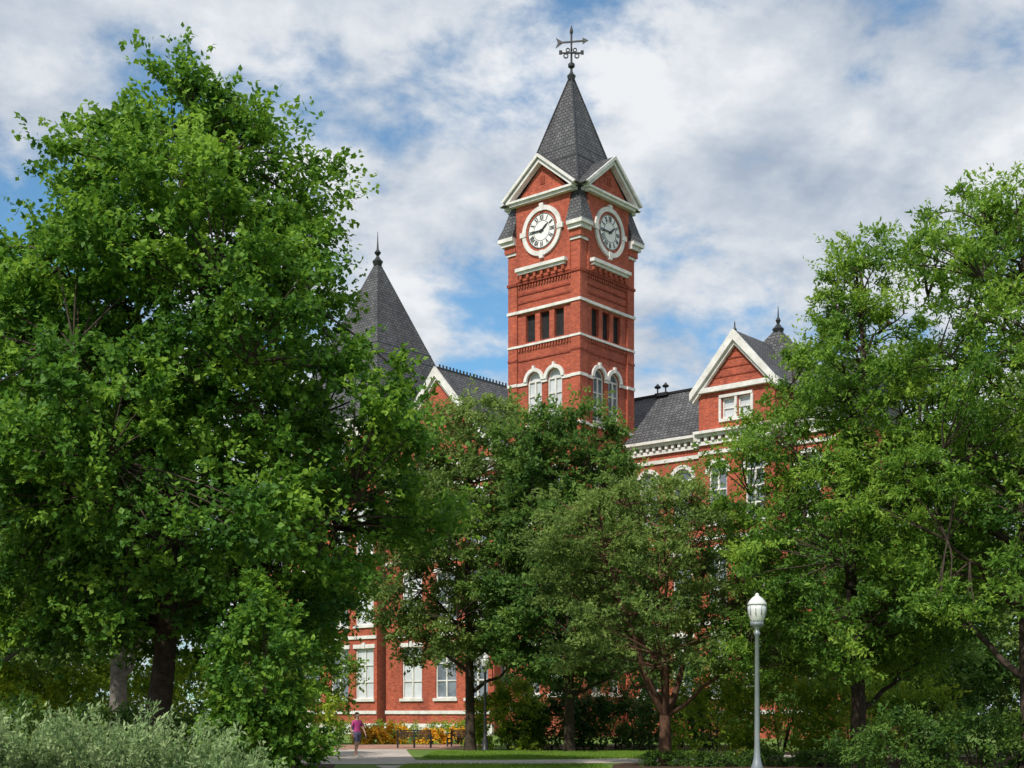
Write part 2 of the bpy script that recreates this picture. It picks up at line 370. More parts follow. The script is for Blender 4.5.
def gable_roof(cc,hw,ze,za,yf,yb,ov=.45,th=.22,rk=.34):
    sl=(za-ze)/hw
    for sg in (-1,1):
        P=lambda u,z:(cc+sg*u,z)
        mb.prism([P(0,za+.05),P(hw+ov,ze-sl*ov+.05),P(hw+ov,ze-sl*ov+.05+th),P(0,za+.05+th+.1)],yf-.30,yb,M_SLATE)
        mb.prism([P(0.003,za-rk),P(hw+ov+.03,ze-sl*(ov)-rk+.1),P(hw+ov+.05,ze-sl*ov+.30),P(0.003,za+.42)],yf-.52,yf-.302,M_STONE)
        mb.prism([P(0.003,za-rk-.3),P(hw+ov-.1,ze-sl*(ov)-rk-.1),P(hw+ov-.1,ze-sl*ov-.02),P(0.003,za)],yf-.30,yf-.003,M_STONE)
gable_roof(cc,3.1,25.0,28.45,py,6.0)
mb.lathe(cc,py-.2,[(.08,28.6),(.16,28.85),(.05,29.05),(.05,29.3),(.01,29.5)],M_BLACK,8)
mb.frus(cc,5.2,24.5,4.2,30.2,.12,M_SLATE)
mb.lathe(cc,5.2,[(.3,29.8),(.45,30.2),(.3,30.35),(.1,30.6),(.2,30.85),(.06,31.1),(.02,31.9)],M_BLACK,10)
a,b=-46,XE
mb.add([(a,-.6,21.97),(b,-.6,21.97),(b,5.2,26.8),(a,5.2,26.8),(a,6.8,26.8),(b,6.8,26.8),(a,12.6,21.97),(b,12.6,21.97)],
           [(0,1,2,3),(3,2,5,4),(4,5,7,6),(0,3,4,6),(1,2,5,7)],M_SLATE)
mb.box(-46,XE,5.1,5.25,26.8,26.98,M_BLACK)
for x in (-.6,.15):
    mb.lathe(x,4.9,[(.06,26.9),(.06,27.3),(.22,27.35),(.28,27.45),(.1,27.62),(.04,27.7)],M_BLACK,10)
mb.box(-.8,.35,4.75,5.05,26.7,26.95,M_BLACK)
# left gable pavilion
lx0,lx1,ly=-22.9,-10.8,-3.0; lc=(lx0+lx1)/2
wall(mb,TF(ly),lx0,lx1,0,22.9,wins((-19.85,-16.0,-12.6),2.3,M_GLASS)); belts(mb,TF(ly),lx0+.01,lx1-.01); cornice(mb,TF(ly),lx0,lx1,21.9)
wall(mb,TX(lx1),ly,0,0,22.9,wins((-1.5,),1.3)); cornice(mb,TX(lx1),ly,-.02,21.9)
mb.prism([(lx0,22.9),(lx1,22.9),(lc,29.7)],ly,ly+.4,M_BRICK)
gable_roof(lc,6.05,22.9,29.7,ly,7.0)
mb.box(lc-.08,lc+.08,ly-.2,7,29.9,30.15,M_BLACK)
for i in range(24): mb.box(lc-.03,lc+.03,ly+.1+i*.42,ly+.25+i*.42,30.15,30.4,M_BLACK)
# left turret pavilion
tx,ty,th=-28.8,1.8,5.4
wall(mb,TF(ty-th),tx-th,tx+th,0,27.0,wins((-31.6,-28,-24.9),2.2)+[dict(u0=c-.7,u1=c+.7,z0=23,z1=25.6,glass=M_GLASS) for c in (-30,-28,-26)])
belts(mb,TF(ty-th),tx-th,tx+th); cornice(mb,TF(ty-th),tx-th,tx+th,27)
for x,sg in ((tx+th,1),(tx-th,-1)):
    wall(mb,TX(x,sg),ty-th,ty+th,0,27,[]); cornice(mb,TX(x,sg),ty-th,ty+th,27)
wall(mb,TB(ty+th),tx-th,tx+th,0,27,[])
mb.frus(tx,ty,27.07,th+.75,28.6,th+.1,M_SLATE); mb.frus(tx,ty,28.601,th+.1,42.4,.15,M_SLATE)
for z in (33,34,37.5):
    h=(th+.1)*(42.5-z)/13.9+.06; mb.frus(tx,ty,z,h,z+.12,h-.03,M_BLACK,False)
mb.lathe(tx,ty,[(.35,42.1),(.5,42.5),(.3,42.7),(.1,43.0),(.32,43.3),(.1,43.6),(.05,44.4),(.02,45.2)],M_BLACK,10)
mb.finish('walls_and_roof',hall)
mb=MB()
mb.box(-22.9,-10.8,-3.25,-3.005,0,.9,M_STONE); mb.box(-33.2,-22.95,-3.9,-3.61,0,.9,M_STONE)
mb.finish('plinth',hall)

# ------------------------------------------------------------------ vegetation
def nrm(a): return a/np.maximum(np.linalg.norm(a,axis=1,keepdims=True),1e-9)
def leaf_verts(P,d,n,L,Wd):
    s=nrm(np.cross(n,d)); m=P+d*(L*.42)[:,None]; fold=nrm(np.cross(d,s))*(L*.06)[:,None]
    V=np.stack([P,m+s*(Wd/2)[:,None]+fold,P+d*L[:,None],m-s*(Wd/2)[:,None]+fold],axis=1)
    return V.reshape(-1,3)
class Veg:
    def __init__(s): s.V=[];s.t=[];s.tv=[];s.tf=[];s.nt=0
    def leaves(s,P,d,n,L,Wd,t): s.V.append(leaf_verts(P,d,n,L,Wd)); s.t.append(t)
    def tube(s,pts,rad,sides=6):
        pts=np.asarray(pts,float); rad=np.asarray(rad,float); n=len(pts)
        tg=np.gradient(pts,axis=0); tg=nrm(tg); ref=np.tile([[.31,.91,.17]],(n,1)); a=nrm(np.cross(tg,ref)); b=np.cross(tg,a)
        an=np.arange(sides)*2*np.pi/sides
        R=pts[:,None,:]+rad[:,None,None]*(np.cos(an)[None,:,None]*a[:,None,:]+np.sin(an)[None,:,None]*b[:,None,:])
        s.tv.append(R.reshape(-1,3)); o=s.nt
        i=np.arange(n-1)[:,None]*sides; j=np.arange(sides)[None,:]; j2=(j+1)%sides
        F=np.stack([o+i+j,o+i+j2,o+i+sides+j2,o+i+sides+j],axis=2).reshape(-1,4)
        s.tf.append(F); s.nt+=n*sides
    def build(s,name,lm,bm,loc):
        LV=np.concatenate(s.V) if s.V else np.zeros((0,3)); nl=len(LV)//4
        TV=np.concatenate(s.tv) if s.tv else np.zeros((0,3)); TFc=np.concatenate(s.tf) if s.tf else np.zeros((0,4),int)
        V=np.concatenate([LV,TV]); F=np.concatenate([np.arange(nl*4).reshape(-1,4),TFc+nl*4])
        me=bpy.data.meshes.new(name); me.vertices.add(len(V)); me.vertices.foreach_set('co',V.astype(np.float32).ravel())
        me.loops.add(len(F)*4); me.loops.foreach_set('vertex_index',F.astype(np.int32).ravel())
        me.polygons.add(len(F)); me.polygons.foreach_set('loop_start',(np.arange(len(F))*4).astype(np.int32))
        mi=np.zeros(len(F),np.int32); mi[nl:]=1; me.polygons.foreach_set('material_index',mi)
        sm=np.zeros(len(F),bool); sm[nl:]=True; me.polygons.foreach_set('use_smooth',sm)
        me.materials.append(lm); me.materials.append(bm or M_BARK)
        me.update(calc_edges=True)
        at=me.attributes.new('tint','FLOAT','FACE'); tt=np.concatenate([np.concatenate(s.t) if s.t else np.zeros(0),np.zeros(len(TFc))]).astype(np.float32)
        at.data.foreach_set('value',np.clip(tt,0,1))
        ob=bpy.data.objects.new(name,me); scene.collection.objects.link(ob); ob.location=loc; return ob
def clumps(vg,rng,C,out,size,per,ll,lw,K=9,flat=.6,droop=.25,upb=.15,tint=None,jit=.10):
    nC=len(C)
    if tint is None: tint=rng.normal(.45,.16,nC)
    td=rng.normal(0,1,(nC,K,3))*.75+out[:,None,:]*.65; td[...,2]=td[...,2]*flat+upb
    td/=np.linalg.norm(td,axis=2,keepdims=True)
    tl=size[:,None]*rng.uniform(.45,1.3,(nC,K)); m=max(1,per//K)
    u=rng.uniform(.12,1.0,(nC,K,m))**.8
    P=C[:,None,None,:]+td[:,:,None,:]*(tl[:,:,None]*u)[...,None]
    P[...,2]-= (droop*size[:,None,None]*.35)*u**2
    P+=rng.normal(0,1,P.shape)*(jit*size[:,None,None,None])*(1.25-.95*u[...,None])
    n=nC*K*m; P=P.reshape(-1,3)
    d=np.repeat(td.reshape(-1,3),m,axis=0)*.6+rng.normal(0,.6,(n,3)); d[:,2]-=.25; d=nrm(d)
    no=rng.normal(0,.55,(n,3)); no[:,2]+=.75; no+=np.repeat(np.repeat(out[:,None,:],K,1).reshape(-1,3),m,axis=0)*.5; no=nrm(no)
    L=ll*rng.uniform(.65,1.3,n); W=L*lw*rng.uniform(.75,1.25,n)
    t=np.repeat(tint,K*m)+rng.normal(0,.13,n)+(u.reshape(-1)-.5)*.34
    vg.leaves(P,d,no,L,W,t)
def tree(name,X,Y,prof,tr,nc,per,ll,lw,seed,lm,bm=M_BARK,size=1.0,nl=14,flat=.6,droop=.25,upb=.15,inner=.25,lean=0,fork=0,K=9,lob=.16,z0f=.55,ins=.6):
    rng=np.random.default_rng(seed); pr=sorted(prof); zs=np.array([p[0] for p in pr]); mn=np.array([p[1] for p in pr]); mxx=np.array([p[2] for p in pr])
    ztop,zbot=zs[-1],zs[0]
    def cen(z): return (np.interp(z,zs,mn)+np.interp(z,zs,mxx))/2
    def rad(z): return (np.interp(z,zs,mxx)-np.interp(z,zs,mn))/2
    def axis(z):
        f=np.clip((z-zbot*.4)/(ztop-zbot*.4),0,1); return np.stack([cen(np.maximum(z,zbot))*f**.8,np.zeros_like(z)+.25*np.sin(z*.7+seed),z],axis=-1)
    ph=rng.uniform(0,6,6)
    def lobe(a,z): return 1+lob*np.sin(3*a+z*.8+ph[0])+lob*.8*np.sin(5*a-z*1.3+ph[1])+lob*.5*np.sin(2*a+2.1*z+ph[2])
    vg=Veg()
    ms=size*.42
    zz=rng.uniform(zbot,ztop-size*.5,nc*16); keep=rng.uniform(0,1,len(zz))<(rad(zz)/rad(np.linspace(zbot,ztop,30)).max()); zz=zz[keep]
    a=rng.uniform(0,2*np.pi,len(zz)); inn=rng.uniform(0,1,len(zz))<inner
    f=np.where(inn,rng.uniform(.25,.8,len(zz)),rng.uniform(.82,1.0,len(zz)))
    r=np.maximum(rad(zz)*lobe(a,zz)-size*ins,.0)*f
    P=np.stack([cen(zz)+r*np.cos(a),r*np.sin(a),zz+rng.normal(0,.1,len(zz))],axis=1)
    sel=[]
    for i in range(len(P)):
        if len(sel)>=nc: break
        if sel:
            q=P[sel]
            if np.min(np.sum((q-P[i])**2,axis=1))<ms*ms: continue
        sel.append(i)
    C=P[sel]; A=a[sel]; Z=zz[sel]
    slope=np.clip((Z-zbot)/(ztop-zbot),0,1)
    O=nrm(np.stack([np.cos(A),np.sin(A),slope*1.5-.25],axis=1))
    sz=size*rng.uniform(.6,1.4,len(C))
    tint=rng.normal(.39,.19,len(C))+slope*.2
    tz=np.linspace(-.1,ztop*.93,18); tp=axis(tz); tp[:,0]+=lean*np.sin(tz/ztop*3)
    trd=tr*(1-tz/ztop*.9); trd[0]*=1.35
    forks=[]
    if fork:
        zf=fork
        tz2=np.linspace(-.1,zf,6); vg.tube(np.stack([0*tz2,0*tz2,tz2],1),tr*np.linspace(1.25,.9,6),9)
        for k in range(5):
            an=2*np.pi*k/5+rng.uniform(-.3,.3); ze=ztop*rng.uniform(.75,.9); t=np.linspace(0,1,12); rr=rad(np.array([ze]))[0]*.5+.7
            p=np.stack([np.cos(an)*rr*t**.8+(cen(np.array([ze]))[0])*t,np.sin(an)*rr*t**.8,zf-.1+(ze-zf)*t],1)+rng.normal(0,.05,(12,3))*t[:,None]
            vg.tube(p,tr*.62*(1-.85*t),7); forks.append(p)
    else: vg.tube(tp,trd,10)
    samp=[]
    src=forks if forks else [tp]
    for p in src: samp.append(p[len(p)//4:])
    for k in range(nl):
        zst=zbot*z0f+(ztop*.82-zbot*z0f)*(k+.3)/nl; base=src[k%len(src)]
        ib=np.argmin(abs(base[:,2]-zst)); b0=base[ib]
        an=k*2.4+rng.uniform(-.4,.4); ze=min(zst+rng.uniform(.8,2.6)*size*1.2,ztop*.95); ze=max(ze,zbot+.3); rr=rad(np.array([ze]))[0]*.8
        e=np.array([cen(np.array([ze]))[0]+rr*np.cos(an),rr*np.sin(an),ze]); t=np.linspace(0,1,9)[:,None]
        mid=(b0+e)/2+np.array([0,0,rng.uniform(-.2,.5)]); p=(1-t)**2*b0+2*t*(1-t)*mid+t*t*e
        p[1:-1]+=rng.normal(0,.07,(7,3)); r0=tr*(.42-.22*k/nl); vg.tube(p,r0*(1-.82*t[:,0]),6); samp.append(p)
    S=np.concatenate(samp)
    for i in range(len(C)):
        dd=S-C[i]; cost=np.sum(dd**2,axis=1)+np.where(dd[:,2]>-.1,3.0,0); j=np.argmin(cost); s0=S[j]; e=C[i]; t=np.linspace(0,1,5)[:,None]
        mid=(s0+e)/2+np.array([0,0,.12])+rng.normal(0,.1,3); p=(1-t)**2*s0+2*t*(1-t)*mid+t*t*e
        vg.tube(p,.035*size*np.linspace(1,.35,5),4)
    clumps(vg,rng,C,O,sz,per,ll,lw,K,flat,droop,upb,tint)
    return vg.build(name,lm,bm,(X,Y,0))
def shrub(name,X,Y,boxes,per,ll,lw,seed,lm,size=.45,bm=None,dens=1.0,flat=.9,K=8):
    rng=np.random.default_rng(seed); vg=Veg()
    for (cx,cy,cz,rx,ry,rz) in boxes:
        n=int(dens*(rx*ry+ry*rz+rx*rz)*3.2/(size*size))
        v=nrm(rng.normal(0,1,(n,3))); v[:,2]=np.where(v[:,2]<-.6,-v[:,2],v[:,2]); f=rng.uniform(.62,1.0,n)*(1+.12*np.sin(v[:,0]*6+seed)+.1*np.sin(v[:,2]*7+cx*3))
        C=np.array([cx,cy,cz])+v*f[:,None]*np.array([rx,ry,rz]); C[:,2]=np.maximum(C[:,2],.08)
        clumps(vg,rng,C,v,size*rng.uniform(.7,1.3,n),per,ll,lw,K,flat,.2,.2,rng.normal(.42,.19,n))
        for k in range(4):
            a=rng.uniform(0,6.28); t=np.linspace(0,1,5); vg.tube(np.stack([cx+np.cos(a)*rx*.35*t,cy+np.sin(a)*ry*.35*t,(cz+rz*.5)*t],1),.03*(1-.7*t),5)
    return vg.build(name,lm,bm or M_BARK,(X,Y,0))

tree('maple_tree',-9.75,38,[(19.6,.9,1.7),(18.4,-.7,2.8),(17.0,-2.0,4.0),(15.7,-3.2,4.7),(14.3,-4.0,5.1),(13.1,-4.9,5.3),(11.7,-5.5,5.5),(10.3,-5.7,6.4),(9,-5.7,7.1),(7.6,-5.4,7.0),(6.2,-5.2,6.6),(4.8,-4.4,6.0),(3.5,-3.2,5.0)],
     .36,980,250,.16,.74,11,LF_MAPLE,size=1.05,nl=22,droop=.35,upb=.28,lob=.17,K=11,ins=.55,z0f=1.25)
tree('maple_tree',-20.2,52,[(20.0,-.3,.6),(18.4,-1.5,2),(16,-3,3.5),(12,-4.2,4.6),(8,-4.2,4.6),(4.5,-3.4,3.6)],.3,380,170,.23,.7,12,LF_MAPLE,M_BARKG,size=1.15,nl=14)
tree('maple_tree',-14.4,50,[(14,-1,1),(11,-3,3),(8,-3.6,3.6),(5.2,-3,3)],.36,150,130,.25,.7,33,LF_DARK,M_BARKG,size=1.2,nl=10,lean=.3)
tree('oak_tree',-1.95,64,[(16.6,-.8,1.4),(15.4,-2.8,3.0),(13,-4.2,4.0),(10,-4.8,4.4),(7,-4.6,4.2),(4.2,-3.6,3.4)],.25,430,190,.20,.5,13,LF_OLIVE,size=1.0,nl=14,flat=.45)
tree('oak_tree',2.5,60,[(15.3,-1.0,.8),(14.2,-2.6,1.9),(11.8,-3.4,3.2),(8.5,-4.0,4.0),(6,-3.8,3.8),(3.4,-2.8,2.8)],.24,400,190,.20,.5,14,LF_DARK,size=1.0,nl=14,flat=.5)
tree('elm_tree',5.1,46,[(9.6,-1.9,.3),(8.9,-3.2,1.6),(7.8,-4.1,2.9),(6.5,-4.4,3.8),(5.0,-4.2,3.9),(3.2,-3.2,3.2)],.20,380,210,.13,.5,15,LF_OLIVE,M_BARKR,size=.8,nl=16,flat=.4,fork=1.7,inner=.3,droop=.4,lob=.2)
tree('willow_oak_tree',10.5,42,[(16.6,-.5,.5),(15.0,-1.2,1.3),(12.8,-2.0,2.5),(11.2,-2.8,3.2),(10,-3.4,3.4),(8.2,-4.0,3.5),(6.4,-4.0,3.4),(4.2,-4.0,3.3),(2.8,-2.8,2.5)],.24,550,210,.15,.42,16,LF_OAK,size=.82,nl=24,flat=.45,droop=.35,upb=.2,lob=.22)
tree('willow_oak_tree',14.2,38,[(16.7,-1.2,.6),(15.6,-2.6,2.0),(14.2,-3.2,3.2),(11.7,-3.6,4.0),(7.6,-4.0,4.5),(4.2,-3.4,4)],.28,560,180,.155,.42,17,LF_OAK,size=.85,nl=26,flat=.45,droop=.35,upb=.2,lob=.22,inner=.3)
tree('oak_tree',15.0,56,[(12,-1,1),(10,-3.2,3),(7,-4.8,4.8),(4,-5,5),(1.5,-4.4,4.4)],.25,330,150,.22,.5,18,LF_DARK,size=1.15,nl=12)
tree('oak_tree',22.0,58,[(17,-1,1),(15,-2.8,3),(11,-4.2,4),(7,-5,5),(4,-5.4,5.4),(1.5,-4.4,4.4)],.25,400,140,.25,.5,19,LF_OLIVE,size=1.3,nl=12)
shrub('young_maple_tree',-5.6,31,[(0,0,2.6,1.05,1.1,2.1),(.2,.2,1.0,1.0,1.0,1.0),(-.5,0,1.2,.9,1.0,1.1)],85,.125,.7,21,LF_MAPLE,.42)
shrub('magnolia_shrub',-10.3,75,[(-.3,0,3.0,1.9,1.6,3.6),(-3.6,0,3.0,2.2,1.6,3.2)],90,.2,.6,34,LF_OAK,.7)
shrub('golden_shrub',-15,52,[(-4.5,0,1.6,3,2,2.2),(-.5,1,1.8,2.6,2,2.0),(3.2,.5,1.6,2.4,2,2.3),(6.2,1,1.3,1.8,1.6,1.9)],65,.19,.6,22,LF_YEL,.7)
shrub('laurel_shrub',-15.5,44,[(-1.5,0,.9,2.6,1.6,1.2),(3,0,.8,2.2,1.5,1.0),(6.2,.3,.8,1.5,1.3,1.1)],65,.15,.5,23,LF_DARK,.55)
shrub('round_shrub',-.2,66,[(0,0,1.2,2.0,1.7,1.95)],80,.12,.6,24,LF_YEL,.4)
shrub('hedge',4.9,66,[(-3.0,0,.9,2.2,1.3,1.5),(0,0,1.0,2.2,1.3,1.7),(3.2,0,1.0,2.2,1.3,1.7)],75,.14,.6,25,LF_HEDGE,.5)
shrub('viburnum_shrub',6.5,72,[(-5,0,1.6,2.6,1.6,2.4),(-.8,0,1.8,2.8,1.6,3.0),(3.5,0,2.0,2.8,1.6,3.4),(7.5,0,2.2,2.8,1.6,3.6)],70,.18,.6,32,LF_DARK,.7)
shrub('azalea_shrub',9.0,47.5,[(-2.0,0,1.2,1.7,1.4,1.8),(.3,.2,1.4,1.8,1.4,2.1),(2.7,.1,1.2,1.8,1.3,2.0),(5.0,0,1.1,1.8,1.2,1.7)],80,.13,.5,26,LF_YEL,.5)
shrub('laurel_shrub',12.5,38,[(-1.9,0,.7,1.5,1.2,1.0),(.3,.1,.7,1.5,1.2,.95),(2.4,0,.8,1.6,1.2,1.1)],80,.12,.5,27,LF_DARK,.45)
shrub('flower_bed',-6.9,78,[(-1.1,0,.35,1.0,.7,.6),(.4,0,.35,1.0,.7,.6)],60,.10,.8,28,LF_FLOW,.28)
shrub('flower_bed',-3.6,77,[(-.9,0,.3,.8,.6,.5),(.6,0,.3,.8,.6,.5)],60,.10,.8,29,LF_FLOW,.28)
shrub('boxwood_hedge',-6.8,80.5,[(-3.4,0,.4,2,.8,.8),(0,0,.4,2,.8,.8),(3.6,0,.4,2,.8,.8)],60,.12,.6,30,LF_YEL,.4)
shrub('ground_cover',6.2,45.0,[(-1.2,0,.1,.9,.5,.28),(.4,-.4,.1,.9,.5,.32),(2.0,0,.12,1.0,.6,.38),(3.8,-.4,.12,1.0,.6,.35)],50,.08,.5,35,LF_DARK,.2)
def sprays(name,X,Y,cl,lm,seed,nst=90,ll=.085):
    rng=np.random.default_rng(seed); vg=Veg()
    for (cx,cy,r,h) in cl:
        for k in range(nst):
            a=rng.uniform(0,6.28); rr=r*math.sqrt(rng.uniform(0,1))*.6; b=np.array([cx+rr*math.cos(a),cy+rr*math.sin(a),0.]); hh=h*rng.uniform(.6,1.2)*(1-.3*(rr/r)**2)
            out=np.array([math.cos(a),math.sin(a),0])*rng.uniform(.1,.6)*hh; t=np.linspace(0,1,6)[:,None]
            p=b+out*t**1.6+np.array([0,0,hh])*t-np.array([0,0,.1])*t**3; vg.tube(p,.006*(1.2-t[:,0]),3)
            n=70; u=rng.uniform(.15,1,n); P=b+out*(u[:,None]**1.6)+np.array([0,0,hh])*u[:,None]-np.array([0,0,.1])*u[:,None]**3+rng.normal(0,.03,(n,3))
            d=nrm(rng.normal(0,.6,(n,3))+np.array([0,0,.7])+out*.4); no=nrm(rng.normal(0,1,(n,3))+np.array([-.2,-.5,.4]))
            L=ll*rng.uniform(.7,1.4,n); vg.leaves(P,d,no,L,L*.36,np.clip(rng.normal(.45,.2,n)+rng.normal(0,.2)+(u-.5)*.5,0,1))
    return vg.build(name,lm,M_BARKG,(X,Y,0))
sprays('silver_shrub',-6.6,22,[(-2.4,.3,.9,1.55),(-1.5,0,.9,1.8),(-.7,.3,.8,1.45),(.2,0,.9,1.74),(1.0,.2,.8,1.5),(1.8,0,.7,1.2),(-3.2,0,.9,1.65),(2.3,.3,.5,.95)],LF_SILV,31,nst=75,ll=.1)
rng=np.random.default_rng(40); vg=Veg(); C=[]
for (x0,x1,y0,y1,h0,h1,n) in ((-62,-22,70,84,9,14,800),(28,66,66,80,8,12,700),(-140,140,150,175,9,15,1100)):
    c=np.stack([rng.uniform(x0,x1,n),rng.uniform(y0,y1,n),np.zeros(n)],1); hh=h0+(h1-h0)*(.5+.5*np.sin(c[:,0]*.55+1)*np.cos(c[:,1]*.4)); c[:,2]=hh*rng.uniform(0.03,1,n)**.7; C.append(c)
C=np.concatenate(C); O=np.tile([[0,-.6,.5]],(len(C),1))
clumps(vg,rng,C,nrm(O),2.0*rng.uniform(.8,1.3,len(C)),90,.42,.7,K=9)
vg.build('distant_trees',LF_OLIVE,M_BARK,(0,0,0))

# ------------------------------------------------------------------ ground
def sheet(name,poly,z,mat):
    me=bpy.data.meshes.new(name); me.from_pydata([(x,y,z) for x,y in poly],[],[list(range(len(poly)))]); me.materials.append(mat)
    ob=bpy.data.objects.new(name,me); scene.collection.objects.link(ob); return ob
M_LAWN=noisy('lawn',(.05,.11,.018),(.11,.19,.028),.9,.95,10,.4,c3=(.16,.21,.05))
M_MULCH=noisy('mulch',(.035,.02,.012),(.10,.055,.035),5,.95,12,.8)
M_PATH=noisy('concrete_path',(.36,.31,.27),(.56,.50,.44),1.3,.9,10,.15)
M_PAVER=brickmat('brick_pavers',(.42,.22,.16),(.34,.17,.12),(.28,.23,.20),.22,.11,.01,(.8,.8,.8),(1.1,1.1,1.1))
sheet('ground',[(-900,-60),(900,-60),(900,1500),(-900,1500)],0,M_LAWN)
def band(cl,w):
    L=[];R=[]
    for i,(x,y) in enumerate(cl):
        a=cl[max(i-1,0)]; b=cl[min(i+1,len(cl)-1)]; dx,dy=b[0]-a[0],b[1]-a[1]; l=math.hypot(dx,dy); nx,ny=-dy/l*w/2,dx/l*w/2
        L.append((x+nx,y+ny)); R.append((x-nx,y-ny))
    return L+R[::-1]
sheet('mulch_bed',[(-30,14),(-3.6,14),(-4.6,34),(-6,47),(-8,60),(-30,60)],.004,M_MULCH)
sheet('mulch_bed',[(2.0,30),(24,30),(24,62),(9.5,62),(5.6,52),(3.4,46.4)],.005,M_MULCH)
sheet('mulch_bed',[(.8,61),(10,60.5),(14,76),(.0,76)],.006,M_MULCH)
sheet('concrete_path',band([(-24,50.5),(-12,50),(-6,48.6),(0,48.5),(4,50),(8,54),(20,57)],4.0),.010,M_PATH)
sheet('concrete_path',band([(-5.6,50.2),(-6.2,56),(-7.0,64),(-7.4,72)],4.2),.014,M_PATH)
sheet('brick_plaza',[(-16,66),(-1.8,66),(-1.6,76),(-16,76)],.018,M_PAVER)
sheet('concrete_path',band([(-3,45.5),(-1.5,38),(-1,30),(-1,5)],3.0),.012,M_PATH)
rng=np.random.default_rng(50); vg=Veg(); n=26000
P=np.stack([rng.uniform(-3.4,8,n),rng.uniform(51.8,61,n),np.zeros(n)],1); d=nrm(np.stack([rng.normal(0,.3,n),rng.normal(0,.3,n),np.ones(n)],1))
vg.leaves(P,d,nrm(rng.normal(0,1,(n,3))),rng.uniform(.07,.15,n),rng.uniform(.015,.03,n),rng.uniform(.2,1,n)); 
n=9000; P=np.stack([rng.uniform(-3.5,3,n),rng.uniform(40,46.0,n),np.zeros(n)],1); d=nrm(np.stack([rng.normal(0,.3,n),rng.normal(0,.3,n),np.ones(n)],1))
vg.leaves(P,d,nrm(rng.normal(0,1,(n,3))),rng.uniform(.06,.12,n),rng.uniform(.015,.03,n),rng.uniform(.2,1,n))
vg.build('lawn_grass',LF_GRASS,M_BARK,(0,0,0))

# ------------------------------------------------------------------ street furniture
M_POLE=noisy('grey_pole',(.20,.23,.25),(.30,.33,.35),3,.4,spec=.5,metal=.3)
M_GLOBE=noisy('milk_glass',(.55,.57,.55),(.70,.71,.68),3,.25,spec=.6)
def lamp(X,Y,H,pm):
    mb=MB()
    mb.lathe(0,0,[(.17,0),(.17,.12),(.13,.16),(.14,.5),(.10,.62),(.075,.75),(.06,1.0),(.048,H-.95),(.07,H-.93),(.07,H-.88),(.05,H-.85),(.05,H-.80),(.11,H-.74),(.14,H-.70),(.14,H-.66)],pm,16)
    mb.lathe(0,0,[(.12,H-.658),(.155,H-.60),(.195,H-.48),(.205,H-.38),(.20,H-.27)],M_GLOBE,20)
    mb.lathe(0,0,[(.215,H-.268),(.215,H-.245),(.18,H-.18),(.12,H-.11),(.06,H-.07),(.04,H-.05),(.05,H-.03),(.015,H)],M_GLOBE,20)
    for i in range(10):
        a=i*math.pi/5
        def T(u,d,z,a=a): return (math.cos(a)*d-math.sin(a)*u,math.sin(a)*d+math.cos(a)*u,z)
        mb.box(-.007,.007,.19,.212,H-.50,H-.27,pm,T); mb.box(-.007,.007,.13,.145,H-.75,H-.62,pm,T)
    o=mb.finish('street_lamp',smooth=True,loc=(X,Y,0)); return o
lamp(5.47,30.8,4.4,M_POLE); lamp(-1.2,61.6,4.45,M_BLACK)
def bench(X,Y,rz):
    mb=MB()
    for i in range(6): mb.box(-.85,.85,-.22+i*.08,-.165+i*.08,.43,.46,M_BLACK)
    for i in range(5):
        z=.52+i*.075; mb.box(-.85,.85,.27+i*.02,.295+i*.02,z,z+.055,M_BLACK)
    for x in (-.82,0,.82):
        mb.box(x-.03,x+.03,-.24,-.18,0,.46,M_BLACK); mb.box(x-.03,x+.03,.22,.28,0,.88,M_BLACK); mb.box(x-.025,x+.025,-.2,.25,.38,.43,M_BLACK)
    for x in (-.84,.84):
        mb.box(x-.03,x+.03,-.25,.28,.66,.70,M_BLACK); mb.box(x-.02,x+.02,-.24,-.20,.46,.66,M_BLACK)
    o=mb.finish('park_bench',loc=(X,Y,.018)); o.rotation_euler=(0,0,rz)
bench(-4.85,68.5,D2R(8)); bench(-2.5,71,D2R(-25))

